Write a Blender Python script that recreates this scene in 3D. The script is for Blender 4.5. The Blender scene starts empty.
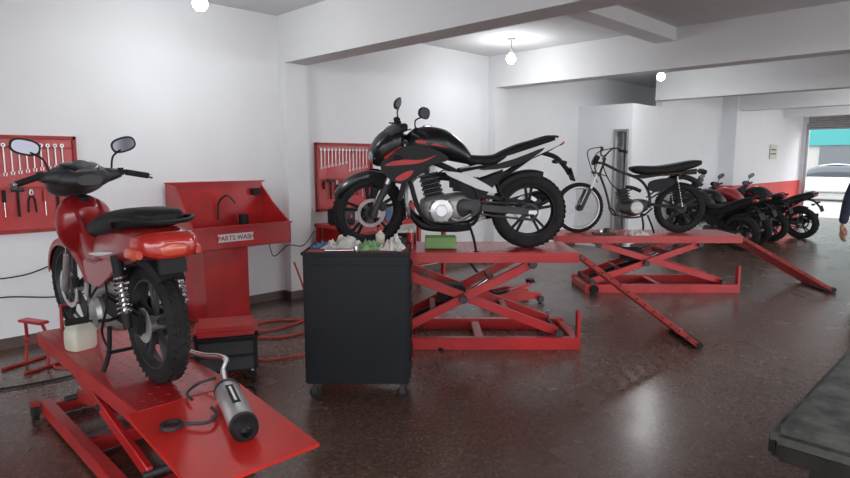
import bpy, bmesh, math, random
from mathutils import Vector, Matrix, noise
random.seed(7)
R2=math.sqrt(.5)
rad=math.radians
def W(X,Y,Z=0): return Vector(((X+Y)*R2,(Y-X)*R2,Z))
scene=bpy.context.scene
scene.view_settings.view_transform='Standard'
scene.view_settings.exposure=0.12

# ------------------------------------------------------------ materials
def mk(name,col,rough=.5,metal=0,nz=.12,scale=6,bump=0,coat=0,emit=0,trans=0,spec=None):
    m=bpy.data.materials.new(name);m.use_nodes=True
    nt=m.node_tree;b=nt.nodes['Principled BSDF']
    b.inputs['Roughness'].default_value=rough;b.inputs['Metallic'].default_value=metal
    if spec is not None:b.inputs['Specular IOR Level'].default_value=spec
    if coat: b.inputs['Coat Weight'].default_value=coat;b.inputs['Coat Roughness'].default_value=.08
    tc=nt.nodes.new('ShaderNodeTexCoord');n=nt.nodes.new('ShaderNodeTexNoise')
    n.inputs['Scale'].default_value=scale;n.inputs['Detail'].default_value=4
    nt.links.new(tc.outputs['Object'],n.inputs['Vector'])
    r=nt.nodes.new('ShaderNodeValToRGB')
    r.color_ramp.elements[0].position=.3;r.color_ramp.elements[1].position=.7
    r.color_ramp.elements[0].color=[max(0,c*(1-nz)) for c in col]+[1]
    r.color_ramp.elements[1].color=[min(1,c*(1+nz)) for c in col]+[1]
    nt.links.new(n.outputs['Fac'],r.inputs['Fac']);nt.links.new(r.outputs['Color'],b.inputs['Base Color'])
    if bump:
        bp=nt.nodes.new('ShaderNodeBump');bp.inputs['Strength'].default_value=bump;bp.inputs['Distance'].default_value=.01
        nt.links.new(n.outputs['Fac'],bp.inputs['Height']);nt.links.new(bp.outputs['Normal'],b.inputs['Normal'])
    if emit:
        b.inputs['Emission Color'].default_value=list(col)+[1];b.inputs['Emission Strength'].default_value=emit
    if trans: b.inputs['Transmission Weight'].default_value=trans
    return m
WALL=mk('wall_paint',(.77,.78,.80),.6,nz=.03,scale=1.2)
CEIL=mk('ceiling_paint',(.66,.67,.68),.8,nz=.06,scale=.8)
BEAM=mk('beam_paint',(.76,.77,.78),.7,nz=.03,scale=1)
SKIRT=mk('skirting_tile',(.10,.07,.06),.4)
DADO=mk('red_dado_paint',(.60,.04,.035),.5)
RED=mk('red_enamel',(.46,.014,.016),.38,nz=.16,scale=5,coat=.25)
REDD=mk('red_worn_enamel',(.33,.020,.018),.5,nz=.35,scale=9)
REDT=mk('red_ramp_sheet',(.64,.022,.016),.45,nz=.14,scale=4)
REDP=mk('red_fairing_plastic',(.29,.009,.012),.28,nz=.08,coat=.4)
REDG=mk('red_graphic_film',(.50,.014,.014),.4,nz=.05)
LENS=mk('red_lens',(.46,.02,.015),.15,nz=.05,coat=.8)
LENS2=mk('pale_red_lens',(.62,.09,.05),.2,nz=.05,coat=.6)
AMB=mk('amber_lens',(.75,.17,.02),.2)
BLK=mk('black_gloss',(.008,.008,.010),.28,nz=.1,coat=.15,spec=.35)
BLS=mk('black_satin',(.010,.010,.011),.5,nz=.1,spec=.3)
BLM=mk('black_matte',(.011,.011,.013),.6,nz=.2,spec=.3)
CAB=mk('black_cabinet_enamel',(.006,.0075,.011),.5,nz=.25,scale=3,spec=.25)
SEAT=mk('black_vinyl',(.012,.011,.012),.65,nz=.15,scale=40,bump=.15,spec=.3)
RUB=mk('tyre_rubber',(.016,.015,.015),.8,nz=.3,scale=12,spec=.3)
GRY=mk('dark_grey_metal',(.05,.05,.055),.5,.4,nz=.2)
ALU=mk('cast_aluminium',(.42,.42,.41),.45,.7,nz=.2,scale=10)
CHR=mk('chrome',(.70,.70,.72),.18,1,nz=.05)
STL=mk('brushed_steel',(.66,.66,.67),.38,.75,nz=.10,scale=14)
WHP=mk('white_fairing_plastic',(.68,.68,.69),.3,nz=.03,coat=.3)
GLS=mk('dark_glass',(.05,.06,.07),.06,nz=.05)
MIR=mk('mirror_glass',(.11,.11,.13),.08,1,nz=.01)
HEAD=mk('headlamp_glass',(.25,.27,.30),.08,nz=.05,coat=1)
RUST=mk('oily_bare_steel',(.07,.050,.042),.6,.4,nz=.5,scale=14)
CLW=mk('white_rag',(.58,.58,.54),.9,nz=.15)
CLG=mk('green_rag',(.22,.38,.18),.9,nz=.2)
CLB=mk('blue_rag',(.10,.20,.36),.9,nz=.2)
GRN=mk('green_plastic',(.17,.32,.10),.5)
WPL=mk('white_plastic',(.60,.58,.49),.4)
HOSE=mk('red_air_hose',(.50,.045,.03),.45)
NAVY=mk('navy_cloth',(.014,.018,.04),.85,nz=.2,scale=20)
JEAN=mk('dark_denim',(.02,.024,.035),.85,nz=.2,scale=30)
SKIN=mk('skin_tone',(.42,.22,.15),.5,nz=.06)
HAIR=mk('dark_hair',(.02,.014,.01),.7)
SHOE=mk('shoe_leather',(.03,.025,.02),.5)
BULB=mk('lamp_glow',(1,1,1),.3,nz=0,emit=30)
BENCH=mk('greasy_benchtop',(.075,.075,.070),.55,nz=.75,scale=12,bump=.35,spec=.3)
WOODD=mk('dark_oily_wood',(.018,.014,.012),.65,nz=.4,scale=9,bump=.3,spec=.3)
ASPH=mk('asphalt',(.22,.215,.21),.9,nz=.1,scale=3)
CONC=mk('pavement_concrete',(.3,.29,.28),.9,nz=.08,scale=2)
TEAL=mk('teal_fascia',(.02,.20,.20),.5,nz=.05)
BLDW=mk('storefront_render',(.30,.30,.29),.8,nz=.05)
CARW=mk('white_car_paint',(.55,.55,.55),.2,nz=.02,coat=1)
SHUT=mk('shutter_steel',(.38,.39,.40),.45,.6,nz=.1)
DOORM=mk('door_grey',(.30,.31,.32),.5)

def floor_mat():
    m=bpy.data.materials.new('polished_terrazzo');m.use_nodes=True
    nt=m.node_tree;b=nt.nodes['Principled BSDF'];L=nt.links.new
    tc=nt.nodes.new('ShaderNodeTexCoord')
    n=nt.nodes.new('ShaderNodeTexNoise');n.inputs['Scale'].default_value=.9;n.inputs['Detail'].default_value=7;n.inputs['Roughness'].default_value=.6
    L(tc.outputs['Object'],n.inputs['Vector'])
    r=nt.nodes.new('ShaderNodeValToRGB')
    r.color_ramp.elements[0].position=.3;r.color_ramp.elements[0].color=(.105,.060,.046,1)
    r.color_ramp.elements[1].position=.72;r.color_ramp.elements[1].color=(.165,.102,.080,1)
    L(n.outputs['Fac'],r.inputs['Fac'])
    v=nt.nodes.new('ShaderNodeTexVoronoi');v.inputs['Scale'].default_value=75
    L(tc.outputs['Object'],v.inputs['Vector'])
    sp=nt.nodes.new('ShaderNodeSeparateColor');L(v.outputs['Color'],sp.inputs['Color'])
    r2=nt.nodes.new('ShaderNodeValToRGB')
    e=r2.color_ramp.elements;e[0].position=0;e[0].color=(.70,.68,.68,1);e[1].position=.97;e[1].color=(1.6,1.55,1.5,1)
    x=e.new(.35);x.color=(.95,.95,.95,1);x=e.new(.8);x.color=(1.15,1.12,1.1,1)
    r2.color_ramp.interpolation='CONSTANT'
    L(sp.outputs['Red'],r2.inputs['Fac'])
    mx=nt.nodes.new('ShaderNodeMix');mx.data_type='RGBA';mx.blend_type='MULTIPLY';mx.inputs['Factor'].default_value=1
    L(r.outputs['Color'],mx.inputs[6]);L(r2.outputs['Color'],mx.inputs[7])
    L(mx.outputs[2],b.inputs['Base Color'])
    r3=nt.nodes.new('ShaderNodeMapRange');r3.inputs['To Min'].default_value=.17;r3.inputs['To Max'].default_value=.34
    n2=nt.nodes.new('ShaderNodeTexNoise');n2.inputs['Scale'].default_value=2.3;n2.inputs['Detail'].default_value=8
    L(tc.outputs['Object'],n2.inputs['Vector']);L(n2.outputs['Fac'],r3.inputs['Value']);L(r3.outputs['Result'],b.inputs['Roughness'])
    b.inputs['IOR'].default_value=1.55
    return m
FLOOR=floor_mat()

# ------------------------------------------------------------ geometry kit
def cr(p0,p1,p2,p3,t):
    return tuple(.5*((2*b)+(-a+c)*t+(2*a-5*b+4*c-d)*t*t+(-a+3*b-3*c+d)*t**3) for a,b,c,d in zip(p0,p1,p2,p3))
def smooth(pts,k=5,closed=False):
    n=len(pts);o=[]
    rng=n if closed else n-1
    for i in range(rng):
        if closed: q=[pts[(i+j)%n] for j in(-1,0,1,2)]
        else: q=[pts[max(0,i-1)],pts[i],pts[i+1],pts[min(n-1,i+2)]]
        for j in range(k): o.append(cr(*q,j/k))
    if not closed:o.append(tuple(pts[-1]))
    return o
class Thing:
    def __init__(s,name,loc=(0,0,0),rot=0,lean=0):
        s.name=name;s.loc=Vector(loc);s.rot=rot;s.lean=lean;s.P={};s.M=Matrix.Identity(4)
    def add(s,part,mat,V,F):
        p=s.P.setdefault(part,dict(v=[],f=[],mi=[],mats=[]))
        if mat not in p['mats']:p['mats'].append(mat)
        k=p['mats'].index(mat);o=len(p['v'])
        p['v']+=[s.M@Vector(v) for v in V];p['f']+=[tuple(i+o for i in f) for f in F];p['mi']+=[k]*len(F)
    def bm(s,part,mat,bm):
        bm.verts.index_update()
        s.add(part,mat,[v.co.copy() for v in bm.verts],[[v.index for v in f.verts] for f in bm.faces]);bm.free()
    def box(s,part,mat,c,d,rot=None,bev=.004):
        b=bmesh.new();bmesh.ops.create_cube(b,size=1)
        for v in b.verts:v.co=Vector((v.co.x*d[0],v.co.y*d[1],v.co.z*d[2]))
        if bev>0:
            bv=min(bev,min(d)*.45);bmesh.ops.bevel(b,geom=list(b.edges),offset=bv,segments=2,affect='EDGES')
        M=Matrix.Translation(c)
        if rot is not None:
            M=M@(Matrix.Rotation(rot[2],4,'Z')@Matrix.Rotation(rot[1],4,'Y')@Matrix.Rotation(rot[0],4,'X'))
        b.transform(M);s.bm(part,mat,b)
    def beam(s,part,mat,p0,p1,w,h,up=(0,0,1),bev=.004):
        p0=Vector(p0);p1=Vector(p1);x=(p1-p0);L=x.length;x.normalize()
        y=Vector(up).cross(x);y.normalize();z=x.cross(y)
        b=bmesh.new();bmesh.ops.create_cube(b,size=1)
        for v in b.verts:v.co=Vector((v.co.x*L,v.co.y*w,v.co.z*h))
        if bev>0:bmesh.ops.bevel(b,geom=list(b.edges),offset=min(bev,min(w,h)*.45),segments=1,affect='EDGES')
        M=Matrix((x,y,z)).transposed().to_4x4();M.translation=(p0+p1)/2
        b.transform(M);s.bm(part,mat,b)
    def lathe(s,part,mat,c,axis,prof,n=24,closed=False):
        a=Vector(axis).normalized();t=Vector((0,0,1)) if abs(a.z)<.9 else Vector((1,0,0))
        e1=a.cross(t).normalized();e2=a.cross(e1);c=Vector(c);V=[];F=[];m=len(prof)
        for i in range(n):
            th=2*math.pi*i/n;d=e1*math.cos(th)+e2*math.sin(th)
            for r,h in prof:V.append(c+d*max(r,.00005)+a*h)
        for i in range(n):
            j=(i+1)%n
            for k in range(m if closed else m-1):
                l=(k+1)%m;F.append((i*m+k,i*m+l,j*m+l,j*m+k))
        s.add(part,mat,V,F)
    def cyl(s,part,mat,p0,p1,r,r2=None,n=16):
        p0=Vector(p0);p1=Vector(p1);L=(p1-p0).length
        if r2 is None:r2=r
        e=min(r,r2,L)*.12
        s.lathe(part,mat,p0,p1-p0,[(0,0),(r-e,0),(r,e),(r2,L-e),(r2-e,L),(0,L)],n)
    def tube(s,part,mat,pts,r,n=8,k=5,closed=False):
        P=[Vector(p) for p in (smooth(pts,k,closed) if k>1 else pts)]
        V=[];F=[];N=len(P);up=None
        for i,p in enumerate(P):
            if closed:t=P[(i+1)%N]-P[i-1]
            else:t=P[min(N-1,i+1)]-P[max(0,i-1)]
            if t.length<1e-7:t=Vector((0,0,1))
            t.normalize()
            if up is None:up=t.orthogonal().normalized()
            up=(up-t*up.dot(t))
            if up.length<1e-6:up=t.orthogonal()
            up.normalize();sd=t.cross(up)
            rr=r[0]+(r[1]-r[0])*i/(N-1) if isinstance(r,tuple) else r
            for j in range(n):
                a=2*math.pi*j/n;V.append(p+(up*math.cos(a)+sd*math.sin(a))*rr)
        for i in range(N if closed else N-1):
            q=(i+1)%N
            for j in range(n):F.append((i*n+j,i*n+(j+1)%n,q*n+(j+1)%n,q*n+j))
        if not closed:F.append(tuple(range(n))[::-1]);F.append(tuple((N-1)*n+j for j in range(n)))
        s.add(part,mat,V,F)
    def loft(s,part,mat,sec,e=2.4,n=24,k=5,axis='x',yc=0):
        S=smooth(sec,k) if k>1 else sec;V=[];F=[]
        for q in S:
            x,zc,hw,hh=q[:4];hw=max(hw,.002);hh=max(hh,.002)
            for j in range(n):
                a=2*math.pi*j/n;ca,sa=math.cos(a),math.sin(a)
                yy=math.copysign(abs(ca)**(2/e),ca)*hw;zz=math.copysign(abs(sa)**(2/e),sa)*hh
                V.append((x,yy+yc,zc+zz) if axis=='x' else (yy+yc,x,zc+zz) if axis=='y' else (yy+yc,zc+zz,x))
        m=len(S)
        for i in range(m-1):
            for j in range(n):F.append((i*n+j,i*n+(j+1)%n,(i+1)*n+(j+1)%n,(i+1)*n+j))
        F.append(tuple(range(n)));F.append(tuple((m-1)*n+j for j in range(n)))
        s.add(part,mat,V,F)
    def plate(s,part,mat,poly,y,th,k=3,bev=.004,M=None):
        P=smooth(poly,k,True) if k>1 else poly
        b=bmesh.new();vs=[b.verts.new((p[0],y-th/2,p[1])) for p in P];f=b.faces.new(vs)
        r=bmesh.ops.extrude_face_region(b,geom=[f])
        for v in r['geom']:
            if isinstance(v,bmesh.types.BMVert):v.co.y+=th
        if bev:
            ed=[e for e in b.edges if abs(e.verts[0].co.y-e.verts[1].co.y)<1e-6]
            bmesh.ops.bevel(b,geom=ed,offset=min(bev,th*.4),segments=2,affect='EDGES')
        if M:b.transform(M)
        s.bm(part,mat,b)
    def fender(s,part,mat,c,Rr,a0,a1,w,th=.012,n=22):
        V=[];F=[];prof=[(-1,-.035),(-.85,-.008),(-.4,.006),(0,.01),(.4,.006),(.85,-.008),(1,-.035)]
        for i in range(n+1):
            a=rad(a0+(a1-a0)*i/n);d=Vector((math.cos(a),0,math.sin(a)))
            taper=.75+.25*math.sin(math.pi*i/n)
            for q,dr in prof:V.append(Vector(c)+d*(Rr+dr)+Vector((0,q*w/2*taper,0)))
            for q,dr in reversed(prof):V.append(Vector(c)+d*(Rr+dr-th)+Vector((0,q*w/2*taper*.95,0)))
        m=14
        for i in range(n):
            for j in range(m):F.append((i*m+j,i*m+(j+1)%m,(i+1)*m+(j+1)%m,(i+1)*m+j))
        F.append(tuple(range(m)));F.append(tuple(n*m+j for j in range(m)))
        s.add(part,mat,V,F)
    def spring(s,part,mat,p0,p1,R,r,turns=9):
        p0=Vector(p0);p1=Vector(p1);a=(p1-p0);L=a.length;a.normalize();e1=a.orthogonal().normalized();e2=a.cross(e1)
        pts=[p0+a*L*i/(turns*12)+(e1*math.cos(i*math.pi/6)+e2*math.sin(i*math.pi/6))*R for i in range(turns*12+1)]
        s.tube(part,mat,pts,r,6,1)
    def done(s,single=False):
        root=None
        Mx=Matrix.Translation(s.loc)@Matrix.Rotation(s.rot,4,'Z')@Matrix.Rotation(s.lean,4,'X')
        if single or len(s.P)==1:single=True
        else:
            root=bpy.data.objects.new(s.name,None);scene.collection.objects.link(root)
            root.matrix_world=Mx;root.empty_display_size=.2
        for pn,p in s.P.items():
            me=bpy.data.meshes.new(pn if not single else s.name);me.from_pydata([tuple(v) for v in p['v']],[],p['f'])
            for m in p['mats']:me.materials.append(m)
            me.polygons.foreach_set('material_index',p['mi']);me.polygons.foreach_set('use_smooth',[True]*len(p['f']))
            b=bmesh.new();b.from_mesh(me);bmesh.ops.recalc_face_normals(b,faces=list(b.faces));b.to_mesh(me);b.free()
            me.update();me.set_sharp_from_angle(angle=rad(38))
            o=bpy.data.objects.new(pn if not single else s.name,me);scene.collection.objects.link(o)
            if single:o.matrix_world=Mx;root=o
            else:o.parent=root
        return root
def solid(name,mat,lo,hi,bev=0):
    t=Thing(name);c=[(a+b)/2 for a,b in zip(lo,hi)]
    t.loc=Vector(c)
    t.box('m',mat,(0,0,0),[b-a for a,b in zip(lo,hi)],bev=bev);return t.done(True)

# ------------------------------------------------------------ room shell
solid('floor',FLOOR,(-5,-6,-.1),(19.2,6.0,0))
solid('ground_outside',ASPH,(-40,-45,-.3),(70,45,-.12))
solid('pavement',CONC,(19.36,-12,-.12),(22,12,-.04))
solid('ceiling',CEIL,(-5,-6,3.08),(19.35,6.0,3.25))
solid('wall_left',WALL,(-5,5.85,0),(14,6.0,3.08))
solid('wall_back',WALL,(-5.15,2.5,0),(-5,6.0,3.08))
solid('wall_partition',WALL,(9.77,5.12,0),(9.87,5.85,2.5))
solid('wall_partition_jamb',WALL,(9.77,4.81,0),(9.87,4.88,2.5))
solid('wall_partition_header',WALL,(9.77,4.88,2.06),(9.87,5.12,2.5))
solid('wall_office',WALL,(9.87,4.81,0),(14.0,4.93,2.5))
solid('wall_office_upper',WALL,(10.9,4.81,2.5),(14.0,4.93,3.08))
solid('ceiling_office',CEIL,(9.87,4.93,2.42),(14,5.85,2.5))
solid('wall_far_left',WALL,(14.0,4.5,0),(19.2,4.65,3.08))
solid('wall_step',WALL,(13.9,4.5,0),(14.0,4.93,3.08))
solid('trim_red_dado',DADO,(13.88,4.485,0),(19.2,4.5,1.0))
solid('trim_red_dado_side',DADO,(13.885,4.5,0),(13.9,4.81,1.0))
solid('wall_end_left',WALL,(19.2,4.36,0),(19.35,4.65,3.08))
solid('wall_end_header',WALL,(19.2,.2,2.75),(19.35,4.36,3.08))
solid('wall_end_right',WALL,(19.2,-6,0),(19.35,.2,3.08))
t=Thing('door_1',(9.82,4.975,0));t.box('leaf',DOORM,(.09,.012,1.02),(.18,.035,2.0));t.cyl('handle',CHR,(.03,-.03,1.0),(.14,-.03,1.0),.009);t.done()
t=Thing('trim_door_frame',(9.755,5.0,0))
t.box('m',DOORM,(-.0,.12,1.03),(.03,.03,2.06));t.box('m',DOORM,(-.0,-.12,1.03),(.03,.03,2.06));t.box('m',DOORM,(-.0,0,2.06),(.03,.27,.03));t.done()
t=Thing('roller_shutter',(19.03,2.28,2.55))
for i in range(6):t.cyl('slats',SHUT,(0,-2.05,-.16+i*.06),(0,2.05,-.16+i*.06),.034,n=10)
t.cyl('drum',SHUT,(-.06,-2.05,.32),(-.06,2.05,.32),.14,n=20)
t.box('guide_1',SHUT,(.08,2.07,-1.27),(.08,.06,2.5));t.box('guide_2',SHUT,(.08,-2.07,-1.27),(.08,.06,2.5));t.done()
solid('wall_right_header',WALL,(-5,-6.15,2.7),(19.35,-6,3.08))
for i,x in enumerate((-5,-.2,3.6,7.2,10.8,14.6,18.9)):
    solid('pillar',BEAM,(x,-6.0,0),(x+.3,-5.7,2.6))
for i,(u0,u1,zb) in enumerate(((3.6,3.88,2.58),(7.2,7.48,2.62),(10.6,10.88,2.6),(14.0,14.28,2.6),(17.3,17.55,2.62))):
    v1=5.85 if u0<9 else (4.81 if u0<13.5 else 4.5)
    solid('ceiling_beam',BEAM,(u0,-6,zb),(u1,v1,3.08))
    if u0<9: solid('pillar',BEAM,(u0,v1-.14,0),(u1,v1,zb))
solid('ceiling_beam',BEAM,(3.88,3.05,2.93),(7.2,3.3,3.08))
t=Thing('steel_roof_truss',(15.6,0,2.85))
t.box('m',GRY,(0,0,.12),(.06,8.6,.05));t.box('m',GRY,(0,0,-.12),(.06,8.6,.05))
for i in range(28):
    y=-4.2+i*.3;t.beam('m',GRY,(0,y,-.11),(0,y+.15,.11),.02,.02,up=(1,0,0));t.beam('m',GRY,(0,y+.15,.11),(0,y+.3,-.11),.02,.02,up=(1,0,0))
t.done(True)
solid('baseboard_left',SKIRT,(-5,5.835,0),(3.6,5.85,.09))
solid('baseboard_left',SKIRT,(3.88,5.835,0),(7.2,5.85,.09))
solid('baseboard_left',SKIRT,(7.48,5.835,0),(9.77,5.85,.09))
t=Thing('baseboard_pillar',(3.6,5.71,0));t.box('m',SKIRT,(.14,-.007,.045),(.31,.014,.09),bev=0);t.box('m',SKIRT,(-.007,.07,.045),(.014,.14,.09),bev=0);t.done(True)
t=Thing('baseboard_pillar',(7.2,5.71,0));t.box('m',SKIRT,(.14,-.007,.045),(.31,.014,.09),bev=0);t.box('m',SKIRT,(-.007,.07,.045),(.014,.14,.09),bev=0);t.done(True)
solid('baseboard_office',SKIRT,(9.87,4.795,0),(13.88,4.81,.09))
t=Thing('wall_notice',(16.6,4.49,1.75));t.box('m',WPL,(0,-.006,0),(.55,.012,.35));t.box('m',GRY,(0,-.014,.05),(.42,.004,.03));t.box('m',GRY,(0,-.014,-.05),(.42,.004,.03));t.done(True)

# ------------------------------------------------------------ lamps
def lamp(loc,power):
    t=Thing('pendant_lamp',loc);top=3.08-loc[2]  # shared by the visible bulbs and the added unseen lamps
    t.cyl('ceiling_rose',WPL,(0,0,top-.02),(0,0,top),.05)
    t.tube('cord',BLM,[(0,0,top-.01),(0,0,.1)],.004,6,1)
    t.cyl('holder',WPL,(0,0,.04),(0,0,.11),.022)
    t.lathe('bulb',BULB,(0,0,-.09),(0,0,1),[(0,0),(.03,.005),(.055,.035),(.06,.06),(.045,.1),(.02,.13),(0,.132)],18)
    r=t.done()
    l=bpy.data.lights.new('bulb_light','POINT');l.energy=power;l.shadow_soft_size=.12;l.color=(.96,.98,1)
    o=bpy.data.objects.new('bulb_light',l);scene.collection.objects.link(o);o.parent=r;o.location=(0,0,-.25)
lamp(W(-1.78,4.95,2.81),18);lamp(W(1.1,7.9,2.86),18);lamp(W(3.6,9.4,2.84),18)
lamp((2.2,-1.5,2.86),30);lamp((6.0,-1.0,2.86),40);lamp((12.4,1.5,2.86),38);lamp((15.8,2.0,2.7),38)  # unseen lamps, added to brighten the right side of the room

# ------------------------------------------------------------ wheels
def wheel(t,c,R,w,style,rim,hub=ALU,disc=1,tread=True,pre='wheel'):
    c=Vector(c);h=w/2;Rr=R-w*.72
    prof=[(Rr,-h*.72),(Rr+w*.12,-h*.92),(R-w*.38,-h),(R-w*.14,-h*.8),(R-w*.03,-h*.42),(R,0),(R-w*.03,h*.42),(R-w*.14,h*.8),(R-w*.38,h),(Rr+w*.12,h*.92),(Rr,h*.72)]
    t.lathe(pre+'_tyre',RUB,c,(0,1,0),prof,56)
    if tread:
        n=44
        for i in range(n):
            for q,off in((-.55,0),(0,.5),(.55,0)):
                a=2*math.pi*(i+off)/n;rr=R-(w*.05 if q else -.001)
                p=c+Vector((math.cos(a)*rr,q*h,math.sin(a)*rr))
                b=bmesh.new();bmesh.ops.create_cube(b,size=1)
                for v in b.verts:v.co=Vector((v.co.x*.007,v.co.y*w*.2,v.co.z*2*math.pi*R/n*.62))
                b.transform(Matrix.Translation(p)@Matrix.Rotation(-a,4,'Y')@Matrix.Rotation(rad(22*(1 if q>0 else -1 if q<0 else 0)),4,'X')@Matrix.Rotation(rad(-28*q*2),4,'Z'))
                t.bm(pre+'_tyre',RUB,b)
    hr=h*.75
    t.lathe(pre+'_rim',rim,c,(0,1,0),[(Rr+.004,-hr),(Rr-.008,-hr),(Rr-.014,-hr*.5),(Rr-.024,0),(Rr-.014,hr*.5),(Rr-.008,hr),(Rr+.004,hr),(Rr-.004,0)],48,True)
    t.cyl(pre+'_hub',hub,c-Vector((0,h*.9,0)),c+Vector((0,h*.9,0)),.04,n=20)
    t.cyl(pre+'_axle',CHR,c-Vector((0,h*1.6,0)),c+Vector((0,h*1.6,0)),.009,n=8)
    if style=='alloy':
        for i in range(5):
            a0=2*math.pi*i/5+.3
            for da in(-.13,.13):
                a=a0+da;d=Vector((math.cos(a0+da*.3),0,math.sin(a0+da*.3)));e=Vector((math.cos(a),0,math.sin(a)))
                t.beam(pre+'_spokes',rim,c+d*.03,c+e*(Rr-.012),.022,.026,up=(0,1,0))
    else:
        for i in range(32):
            a=2*math.pi*i/32;s=1 if i%2 else -1;da=.5 if (i//2)%2 else -.5
            t.cyl(pre+'_spokes',STL,c+Vector((math.cos(a+da)*.036,s*h*.55,math.sin(a+da)*.036)),c+Vector((math.cos(a)*(Rr-.01),0,math.sin(a)*(Rr-.01))),.0016,n=5)
    if disc in(1,-1):
        sd=disc;y=sd*h*1.05
        t.lathe(pre+'_brake_disc',STL,c+Vector((0,y,0)),(0,1,0),[(.095,-.002),(.125,-.002),(.125,.002),(.095,.002)],36,True)
        t.lathe(pre+'_brake_disc',GRY,c+Vector((0,y,0)),(0,1,0),[(.03,-.002),(.06,-.002),(.06,.002),(.03,.002)],20,True)
        for i in range(5):
            a=i*2*math.pi/5;t.beam(pre+'_brake_disc',GRY,c+Vector((math.cos(a)*.05,y,math.sin(a)*.05)),c+Vector((math.cos(a+.3)*.1,y,math.sin(a+.3)*.1)),.003,.014,up=(0,1,0))
        t.box(pre+'_caliper',GRY,c+Vector((-.10,y,.05)),(.06,.045,.08),bev=.012)
def steerM(px,pz,ang,rake=25):
    ax=Vector((-math.sin(rad(rake)),0,math.cos(rad(rake))))
    p=Vector((px,0,pz));return Matrix.Translation(p)@Matrix.Rotation(rad(ang),4,ax)@Matrix.Translation(-p)
def mirror(t,s,x0,y0,z0,x1,y1,z1,M=BLM,turn=0):
    t.tube('mirror_stalk',M,[(x0,s*y0,z0),(x0+.01,s*(y0+.02),z0+(z1-z0)*.5),(x1,s*(y1-.02),z1-.03)],.006)
    k=t.M.copy();t.M=k@Matrix.Translation((x1,s*y1,z1))@Matrix.Rotation(rad(turn),4,'Z')@Matrix.Rotation(rad(s*14),4,'X')
    t.loft('mirror_shell',BLS,[(.03,0,.03,.016),(.02,0,.066,.036),(0,0,.078,.046)],e=2.6,k=3)
    t.loft('mirror_face',MIR,[(-.001,0,.066,.035),(-.003,0,.066,.035)],e=2.6,k=1)
    t.M=k

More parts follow.
